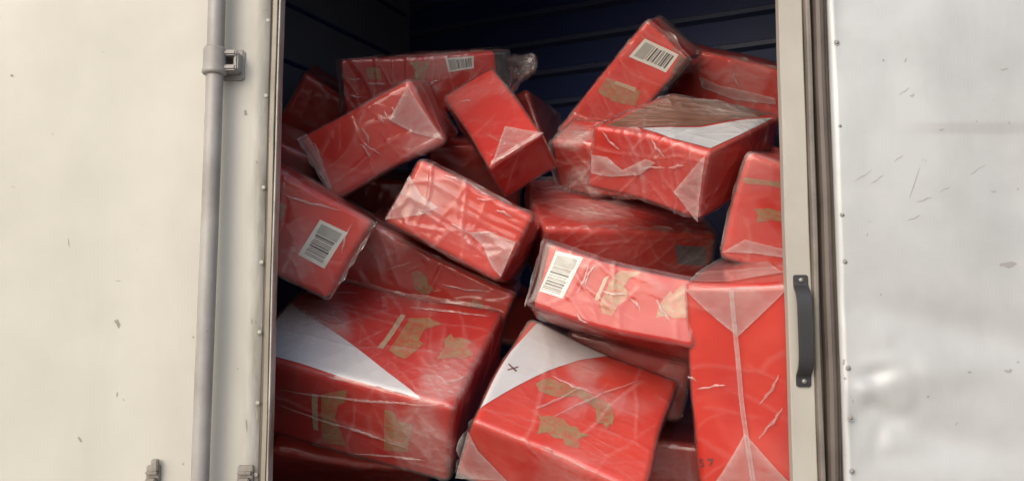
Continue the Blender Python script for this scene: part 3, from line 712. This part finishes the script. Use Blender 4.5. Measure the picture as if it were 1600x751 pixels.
class Carton:
    def __init__(self, key, label, gap=.0028, gaps=None, loose=1.0, haze=.2, creases=14, seed=0, res=.0034):
        self.res = res
        d = CARTONS[key]
        self.dim = np.array(d['dim']); self.seed = seed; self.loose = loose; self.hz = haze
        self.root = empty('wrapped_carton', (0, 0, 0), label, 'carton', 'red cartons heaped in the truck')
        m = Matrix([list(r) for r in d['rot']]).to_4x4()
        m.translation = Vector(d['loc'])
        self.root.matrix_world = m
        g6 = {'X-': gap, 'X+': gap, 'Y-': gap, 'Y+': gap, 'Z-': gap, 'Z+': gap}
        g6.update(gaps or {})
        self.lo = -self.dim / 2 + np.array([g6['X-'], g6['Y-'], g6['Z-']])
        self.hi = self.dim / 2 - np.array([g6['X+'], g6['Y+'], g6['Z+']])
        self.cd = self.hi - self.lo; self.cc = (self.hi + self.lo) / 2
        rnd = np.random.default_rng(seed)
        self.cr = []
        for k in range(creases):
            n = rnd.normal(size=3) * np.array([1, 1, 1.0]); n /= np.linalg.norm(n)
            self.cr.append((n, rnd.uniform(-.4, .4) * self.dim.min() * 1.6, rnd.uniform(.003, .0055), rnd.uniform(.3, 1.0), rnd.uniform(0, 50, 3)))
        nc = 34
        self.cell = rnd.uniform(-.62, .62, (nc, 3)) * self.dim
        self.met = np.array([1.0, 1.0, 1.0])
        self.cellh = np.where(rnd.random(nc) < .30, rnd.uniform(.6, 1.0, nc), rnd.uniform(0, .22, nc))
        self.pulls = []
        for k in range(5):
            e = rnd.normal(size=3); e /= np.linalg.norm(e)
            self.pulls.append((e, rnd.uniform(12, 34), rnd.uniform(0, 1), rnd.uniform(0, 50, 3)))
        self.build()
    def warp(self, P):                        # the whole parcel is a little out of square
        return P + .010 * np.stack([vnoise(P * 5.5 + o + self.seed) for o in (3, 23, 43)], -1)
    def sag(self, P):                         # how the board itself bulges
        return .0045 * fbm(P * 7 + self.seed * 3.1, 2)
    def crease(self, P):
        s = np.zeros(len(P))
        for n, d, w, a, o in self.cr:
            dist = P @ n - d + .012 * vnoise(P * 14 + o)
            ridge = np.maximum(0, 1 - np.abs(dist) / w) ** 1.4
            mask = sstep(.0, .35, vnoise(P * 7 + o[::-1]))
            s = np.maximum(s, ridge * a * mask)
        return s
    def lift(self, P):
        """height of the film over the board and how milky it is there"""
        W = P + .010 * np.stack([vnoise(P * 16 + o + self.seed) for o in (0, 31, 57)], -1)
        # flat facets between straight folds: each facet clings or stands off
        d = ((W[:, None, :] - self.cell[None]) ** 2 * self.met).sum(-1)
        d = np.sqrt(d); s = np.sort(d, axis=1); f1, f2 = s[:, 0], s[:, 1]
        wt = np.exp(-(d - f1[:, None]) / .006); ch = (wt * self.cellh).sum(1) / wt.sum(1)
        rim = np.exp(-(f2 - f1) / .006)
        patch = ch * (1 - .65 * sstep(0, .10, f1))
        # long pulled wrinkles fanning out of the folded ends
        pull = np.zeros(len(P)); line = np.zeros(len(P))
        for e, fr, ph, o in self.pulls:
            x = (W @ e) * fr + ph + 1.1 * vnoise(P * 6 + o)
            tri = 1 - 2 * np.abs(x - np.floor(x) - .5)
            mk = sstep(.02, .40, vnoise(P * 8 + o[::-1]))
            pull += tri ** 4 * mk; line = np.maximum(line, sstep(.86, .99, tri) * mk)
        cr = self.crease(P)
        up = self.loose * (.0022 * patch + .0009 * rim + .0012 * pull + .0030 * cr)
        hz = self.hz * (.10 + 2.1 * patch) + .04 * rim * self.loose + .13 * line * self.loose + .20 * cr
        return np.maximum(up, 0), hz
    def build(self):
        P, n, Fq = rounded(self.cd, .011, .016)
        P = P + self.cc; P = P + n * self.sag(P)[:, None]
        self.box = mesh_np('carton_box', P, Fq, M['carton'], self.root, None, self.warp)
        P, n, Fq = rounded(self.dim, .0135, self.res)
        up, hz = self.lift(P)
        # film over a gap hangs in towards the board between the edges
        P2 = P + n * (self.sag(P) + up)[:, None]
        edge = sstep(.6, .93, np.abs(n).max(1)); hz = hz + .16 * (1 - edge)
        self.film = mesh_np('plastic_wrap', P2, Fq, M['film'], self.root, hz, self.warp)
    def on_face(self, face, uv, lift, film=False):
        a, s = AX[face]; o = [i for i in range(3) if i != a]
        P = np.zeros((len(uv), 3)); P[:, o[0]] = uv[:, 0]; P[:, o[1]] = uv[:, 1]
        N = np.zeros(3); N[a] = s
        if film:
            P[:, a] = s * self.dim[a] / 2
            up, _ = self.lift(P)
            return P + N * (self.sag(P) + up + lift)[:, None]
        P[:, a] = (self.hi if s > 0 else self.lo)[a]
        # the board turns over its rounded edge
        for i in o:
            t = np.maximum(0, np.maximum(P[:, i] - (self.hi[i] - .011), (self.lo[i] + .011) - P[:, i]))
            t = np.minimum(t, .0108); P[:, a] -= s * (.011 - np.sqrt(.011 ** 2 - t ** 2))
        return P + N * (self.sag(P) + lift)[:, None]
    def patch(self, name, face, pts, m, lift, parent=None, film=False, cell=.009, rag=0.0, haze=None, edge_w=.006):
        a, s = AX[face]; o = [i for i in range(3) if i != a]
        half = self.dim[o] / 2
        lim_lo, lim_hi = (-half * .985, half * .985) if film else (self.lo[o] + .0035, self.hi[o] - .0035)
        poly = [np.clip(np.array(p) * half, lim_lo, lim_hi) for p in pts]
        # densify and roughen the outline
        rnd = random.Random(self.seed + int(abs(pts[0][0]) * 1000)); out = []
        for k, p in enumerate(poly):
            q = poly[(k + 1) % len(poly)]; L = float(np.hypot(*(q - p)))
            if L < 1e-5: continue
            nseg = max(1, int(L / (cell * .6)))
            for j in range(nseg):
                w = p + (q - p) * j / nseg
                if rag: w = w + np.array([rnd.uniform(-rag, rag), rnd.uniform(-rag, rag)])
                out.append(np.clip(w, lim_lo, lim_hi))
        out = np.array(out)
        lo, hi = out.min(0), out.max(0)
        gx = np.arange(lo[0] + cell / 2, hi[0], cell); gy = np.arange(lo[1] + cell / 2, hi[1], cell)
        grid = [(x + rnd.uniform(-.1, .1) * cell, y + rnd.uniform(-.1, .1) * cell) for x in gx for y in gy]
        nv = len(out)
        res = delaunay_2d_cdt([Vector(p) for p in out] + [Vector(p) for p in grid], [(i, (i + 1) % nv) for i in range(nv)], [], 1, 1e-6)
        uv = np.array([tuple(p) for p in res[0]]); f = [tuple(t) for t in res[2]]
        if not f: return None
        P = self.on_face(face, uv, lift, film)
        # faces look outwards
        flip = []
        for t in f:
            nn = np.cross(P[t[1]] - P[t[0]], P[t[2]] - P[t[0]])
            flip.append(t if nn[a] * s > 0 else t[::-1])
        Pl = P; P = self.warp(P)
        me = bpy.data.meshes.new(name); me.from_pydata(P.tolist(), [], flip)
        me.polygons.foreach_set('use_smooth', [True] * len(me.polygons))
        if haze is not None:
            dmin = np.full(len(uv), 9.0)
            for k in range(nv):
                p, q = out[k], out[(k + 1) % nv]; d = q - p
                t = np.clip(((uv - p) @ d) / max(d @ d, 1e-12), 0, 1)
                dmin = np.minimum(dmin, np.linalg.norm(uv - p - t[:, None] * d, axis=1))
            h = haze * (.75 + .5 * fbm(P * 30 + self.seed, 2)) + .28 * np.exp(-dmin / edge_w)
            at = me.attributes.new('haze', 'FLOAT', 'POINT'); at.data.foreach_set('value', np.clip(h, 0, 1).astype(np.float32))
        me.update()
        return link(name, me, m, parent or self.root)
    def pleat(self, face, a0, b0):
        """a small standing fold pinched up in the film"""
        a, s = AX[face]; o = [i for i in range(3) if i != a]; half = self.dim[o] / 2
        A, B = np.array(a0) * half, np.array(b0) * half; d = B - A; L = float(np.hypot(*d))
        if L < 1e-4: return
        d /= L; nrm = np.array([-d[1], d[0]]); n = max(7, int(L / .004)); rnd = np.random.default_rng(int(abs(a0[0] * 997 + a0[1] * 131) * 100))
        uv, up, hz = [], [], []; off = 0.0; ph = rnd.uniform(0, 6)
        for k in range(n):
            t = k / (n - 1); tap = math.sin(math.pi * (t * .96 + .02)) ** .6
            bend = (.0022 * math.sin(t * 5 + ph) + .0008 * math.sin(t * 17 + ph)) * min(1, L / .03)
            w = (.0016 + .0018 * rnd.random()) * tap + .0002; h = (.0016 + .0022 * rnd.random()) * tap
            for j, q in enumerate((-1, 0, 1)):
                uv.append(A + d * L * t + nrm * (bend + q * w)); up.append(h if j == 1 else .0002); hz.append((.44 if j == 1 else .08) * (.5 + .6 * tap))
        uv = np.clip(np.array(uv), -half * .99, half * .99)
        P = self.on_face(face, uv, .0004, True); P[:, a] += s * np.array(up)
        F4 = []
        for k in range(n - 1):
            for j in range(2):
                q = (3 * k + j, 3 * k + j + 1, 3 * k + 4 + j, 3 * k + 3 + j)
                nn = np.cross(P[q[1]] - P[q[0]], P[q[3]] - P[q[0]])
                F4.append(q if nn[a] * s > 0 else q[::-1])
        mesh_np('film_pleat', P, np.array(F4), M['flap'], self.film, np.array(hz), self.warp)
    def add_print(self, face, kind, pts):
        if kind == 'pleat': return self.pleat(face, *pts)
        if kind == 'gold':
            m_ = np.mean(pts, axis=0); pts = [tuple(m_ + (np.array(p) - m_) * .92) for p in pts]
        if kind == 'gold': self.patch('gold_print', face, pts, M['gold'], .0009, rag=.0005)
        elif kind == 'pale': self.patch('pale_print', face, pts, M['pale'], .0013, rag=.0006)
        elif kind == 'white': self.patch('white_print', face, pts, M['white'], .0016, cell=.005)
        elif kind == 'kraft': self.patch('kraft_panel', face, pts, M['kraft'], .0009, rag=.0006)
        elif kind == 'ink': self.patch('ink_mark', face, pts, M['ink'], .0022, cell=.004)
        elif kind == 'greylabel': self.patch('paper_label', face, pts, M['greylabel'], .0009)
        elif kind == 'flap': self.patch('film_fold', face, pts, M['flap'], .0016, film=True, cell=.006, haze=.27)
        elif kind == 'seam': self.patch('film_seam', face, pts, M['flap'], .0022, film=True, cell=.004, haze=.34, edge_w=.002)
        elif kind == 'label':
            lab = self.patch('barcode_label', face, pts, M['label'], .0009)
            A, B, D, E = [np.array(p) for p in (pts[0], pts[1], pts[3], pts[2])]
            def at(u, v): return tuple((A * (1 - u) + B * u) * (1 - v) + (D * (1 - u) + E * u) * v)
            def quad(u0, u1, v0, v1): return [at(u0, v0), at(u1, v0), at(u1, v1), at(u0, v1)]
            rnd = random.Random(self.seed * 7 + 1)
            along_v = BAR_ALONG_V.get(self.key_, True)
            def q2(b0, b1, c0, c1): return quad(c0, c1, b0, b1) if along_v else quad(b0, b1, c0, c1)
            blk = self.patch('label_block', face, q2(.08, .34, .12, .88), M['block'], .0012, lab)
            t = .36
            while t < .93:
                w = rnd.choice((.018, .022, .034, .05)); 
                self.bars.append(q2(t, min(t + w, .94), .14 + rnd.uniform(0, .03), .86 - rnd.uniform(0, .04)))
                t += w + rnd.choice((.016, .024, .036))
            # the bars of one code are one print
            V, Fs = [], []
            a, s = AX[face]; o = [i for i in range(3) if i != a]; half = self.dim[o] / 2
            for qd in self.bars:
                for k in range(4):
                    p, q = np.array(qd[0]) * (1 - k / 4) + np.array(qd[1]) * k / 4, np.array(qd[3]) * (1 - k / 4) + np.array(qd[2]) * k / 4
                    p1, q1 = np.array(qd[0]) * (1 - (k + 1) / 4) + np.array(qd[1]) * (k + 1) / 4, np.array(qd[3]) * (1 - (k + 1) / 4) + np.array(qd[2]) * (k + 1) / 4
                    b = len(V); V += [p * half, p1 * half, q1 * half, q * half]; Fs.append((b, b + 1, b + 2, b + 3))
            P = self.warp(self.on_face(face, np.array(V), .0013))
            self.bars = []
            pydata('barcode_bars', P, Fs, M['bars'], lab)

def fin(c, a, s1, s2, t0, t1, width, haze=.22, seed=0):
    """loose sealed edge of the bag: a wavy strip standing off one long edge of the parcel"""
    o = [i for i in range(3) if i != a]; h = c.dim / 2
    nu, nv = max(10, int((t1 - t0) * c.dim[a] / .008)), 6
    d1 = np.zeros(3); d1[o[0]] = s1; d2 = np.zeros(3); d2[o[1]] = s2; ea = np.zeros(3); ea[a] = 1
    V, H = [], []
    for i in range(nu):
        t = i / (nu - 1); x = (t0 + (t1 - t0) * t - .5) * c.dim[a]
        base = d1 * (h[o[0]] - .004) + d2 * (h[o[1]] - .004) + ea * x
        k = float(vnoise(np.array([[x * 22, seed * 3.3, .5]]))[0]); k2 = float(vnoise(np.array([[x * 60, seed * 1.3, 7.5]]))[0])
        end = math.sin(math.pi * min(1, max(0, t))) ** .35
        w = width * (.65 + .5 * k) * end + .001
        ang = .78 + .7 * k + .35 * k2
        for j in range(nv):
            s = j / (nv - 1)
            V.append(base + (d1 * math.cos(ang + s * .8 * k2) + d2 * math.sin(ang + s * .8 * k2)) * w * s + ea * .003 * k2 * s)
            H.append(haze * (.5 + .5 * s) + .25 * s ** 5 + .12 * max(0, k2))
    F4 = [(i * nv + j, (i + 1) * nv + j, (i + 1) * nv + j + 1, i * nv + j + 1) for i in range(nu - 1) for j in range(nv - 1)]
    return mesh_np('film_edge', np.array(V), np.array(F4), M['flap'], c.root, np.array(H), c.warp)

BAR_ALONG_V = {'barcode_mid': True, 'barcode_left': True, 'barcode_top': False, 'tail_back': False}
SPEC = {
 'snow_left':   dict(label='big carton with white corner and gold print, against the cream left edge of doorway', loose=.9, haze=.26, creases=16),
 'mid_bottom':  dict(label='carton with white corner and arched gold crest, bottom middle of the heap', loose=.7, haze=.24, creases=10),
 'tall_right':  dict(label='carton standing on end with V-folded film and centre seam, beside the door handle', loose=.6, haze=.10, creases=8),
 'barcode_mid': dict(label='bright carton with white barcode label and gold print, middle right of heap', gaps={'X-': .016, 'Z+': .007}, loose=1.2, haze=.05, creases=16),
 'crumple_mid': dict(label='carton in crumpled milky film with no print, centre of the heap', loose=1.6, haze=.26, creases=22),
 'flap_left':   dict(label='carton tilted up to the right with folded film triangles at both ends, upper left', loose=1.1, haze=.22, creases=16),
 'tail_back':   dict(label='carton lying level at the back with twisted film tail on its right end', gaps={'X-': .012, 'X+': .040}, loose=1.1, haze=.20, creases=10),
 'upright_mid': dict(label='plain red carton leaning back, its near end pointing down, top centre of heap', loose=.6, haze=.10, creases=8),
 'barcode_top': dict(label='topmost carton with barcode label, leaning against the dark back of the truck', gaps={'Z+': .008, 'X+': .012}, loose=.8, haze=.20, creases=8),
 'behind_right': dict(res=.006, label='carton at the back right, half hidden beside the topmost barcode carton', loose=.9, haze=.18, creases=10),
 'dusky_right': dict(label='carton with dusky top, white strip and ragged milky film, upper right', loose=1.4, haze=.26, creases=18),
 'flat_mid':    dict(label='carton lying flat in shade with grey label, under the dusky-topped carton', gaps={'Z+': .008}, loose=1.2, haze=.30, creases=12),
 'right_gold':  dict(label='carton with two gold bands partly hidden by the right door post', loose=.9, haze=.16, creases=10),
 'barcode_left': dict(label='carton with slanting barcode label at the left edge of the doorway', gaps={'X+': .008}, loose=1.0, haze=.20, creases=12),
 'gold_mid':    dict(label='carton with small gold patches wedged under the crumpled centre carton', loose=1.1, haze=.26, creases=14),
 'dim_left':    dict(res=.006, label='dim carton at the back left, partly behind the level back carton', loose=1.0, haze=.25, creases=8),
 'nook_mid':    dict(res=.006, label='carton corner peeking from the back beside the topmost barcode carton', loose=1.0, haze=.25, creases=8),
 'low_left_dark': dict(res=.006, label='dark carton in shadow at the left, behind the slanting barcode carton', loose=1.0, haze=.22, creases=8),
 'corner_right': dict(res=.006, label='carton low down in the gap left of the carton standing on end', loose=1.1, haze=.25, creases=10),
 'under_left':  dict(res=.006, label='dark carton under the big white-cornered carton, bottom left', loose=1.0, haze=.15, creases=8),
 'deep_right':  dict(res=.006, label='shaded carton squeezed between the bright barcode carton and the arched-crest carton', loose=1.0, haze=.2, creases=8),
 'bunch_mid':   dict(label='carton end in bunched milky film just below the topmost barcode carton', loose=1.6, haze=.34, creases=16),
 'shade_mid':   dict(res=.006, label='shaded carton in the gap just left of the plain leaning carton, top centre', loose=1.0, haze=.15, creases=8),
 'shade_left':  dict(res=.006, label='shaded carton in the gap between slanting barcode carton and crumpled centre carton', loose=1.0, haze=.15, creases=8),
 'nook_red':    dict(res=.006, label='shaded carton deep in the gap left of the bright barcode carton', loose=1.0, haze=.18, creases=8),
}
cartons = {}
for k, (key, sp) in enumerate(SPEC.items()):
    Carton.key_ = key; Carton.bars = []
    c = Carton(key, seed=k * 13 + 5, **sp); c.key_ = key; c.bars = []
    cartons[key] = c
for key, face, kind, pts in PRINTS:
    cartons[key].add_print(face, kind, pts)

FINS = [('barcode_top', 0, -1, 1, 0, 1, .012, .30), ('flat_mid', 0, -1, 1, 0, 1, .016, .34), ('crumple_mid', 0, -1, 1, .35, .8, .010, .25),
        ('tall_right', 0, -1, 1, 0, 1, .010, .30), ('tail_back', 0, -1, 1, .0, 1, .008, .25), ('barcode_mid', 2, -1, -1, 0, 1, .012, .22),
        ('dusky_right', 0, -1, 1, 0, .6, .012, .30), ('mid_bottom', 0, -1, 1, 0, 1, .008, .30), ('snow_left', 0, -1, 1, 0, 1, .008, .25),
        ('snow_left', 0, 1, 1, 0, 1, .010, .25), ('mid_bottom', 2, -1, -1, 0, 1, .016, .25), ('right_gold', 2, -1, -1, 0, 1, .010, .25),
        ('flap_left', 2, -1, -1, 0, 1, .012, .25), ('behind_right', 0, -1, 1, .1, 1, .010, .3), ('bunch_mid', 2, -1, -1, 0, 1, .016, .3),
        ('gold_mid', 0, -1, 1, .2, 1, .010, .25), ('barcode_left', 2, 1, -1, 0, 1, .010, .25)]
for k, (key, *q) in enumerate(FINS):
    fin(cartons[key], *q, seed=k)

# twisted tail of film at the right end of the level back carton
c = cartons['tail_back']
hx, hy, hz_ = c.dim / 2
nu, nv = 26, 40; V = []; H = []
rnd = np.random.default_rng(3)
for i in range(nu):
    t = i / (nu - 1)
    for j in range(nv):
        a = 2 * math.pi * j / nv
        sq = 1.0 / max(abs(math.cos(a)), abs(math.sin(a))) ** .55
        ry = hy * .92 * ((1 - t) ** 1.6 * .95 + .16 + .10 * t * t) ; rz = hz_ * .95 * ((1 - t) ** 1.1 * .75 + .10 + .16 * t * t)
        w = .004 + .006 * t
        V.append((hx - .008 + .075 * t + .006 * math.sin(a * 5 + t * 4) * t, -hy * .35 * t + math.cos(a) * sq * ry * .8, hz_ * .45 * t + math.sin(a) * sq * rz + w * math.sin(a * 9 + t * 6)))
V = np.array(V); V += .005 * np.stack([vnoise(V * 45 + s) for s in (1, 20, 40)], -1)
F4 = [(i * nv + j, (i + 1) * nv + j, (i + 1) * nv + (j + 1) % nv, i * nv + (j + 1) % nv) for i in range(nu - 1) for j in range(nv)]
haze = .10 + .35 * np.maximum(0, 1 - np.abs(vnoise(V * 40 + 5)) * 3) ** 2 + .15 * np.repeat(np.linspace(0, 1, nu), nv) ** 2
mesh_np('film_tail', V, np.array(F4), M['flap'], c.root, haze)
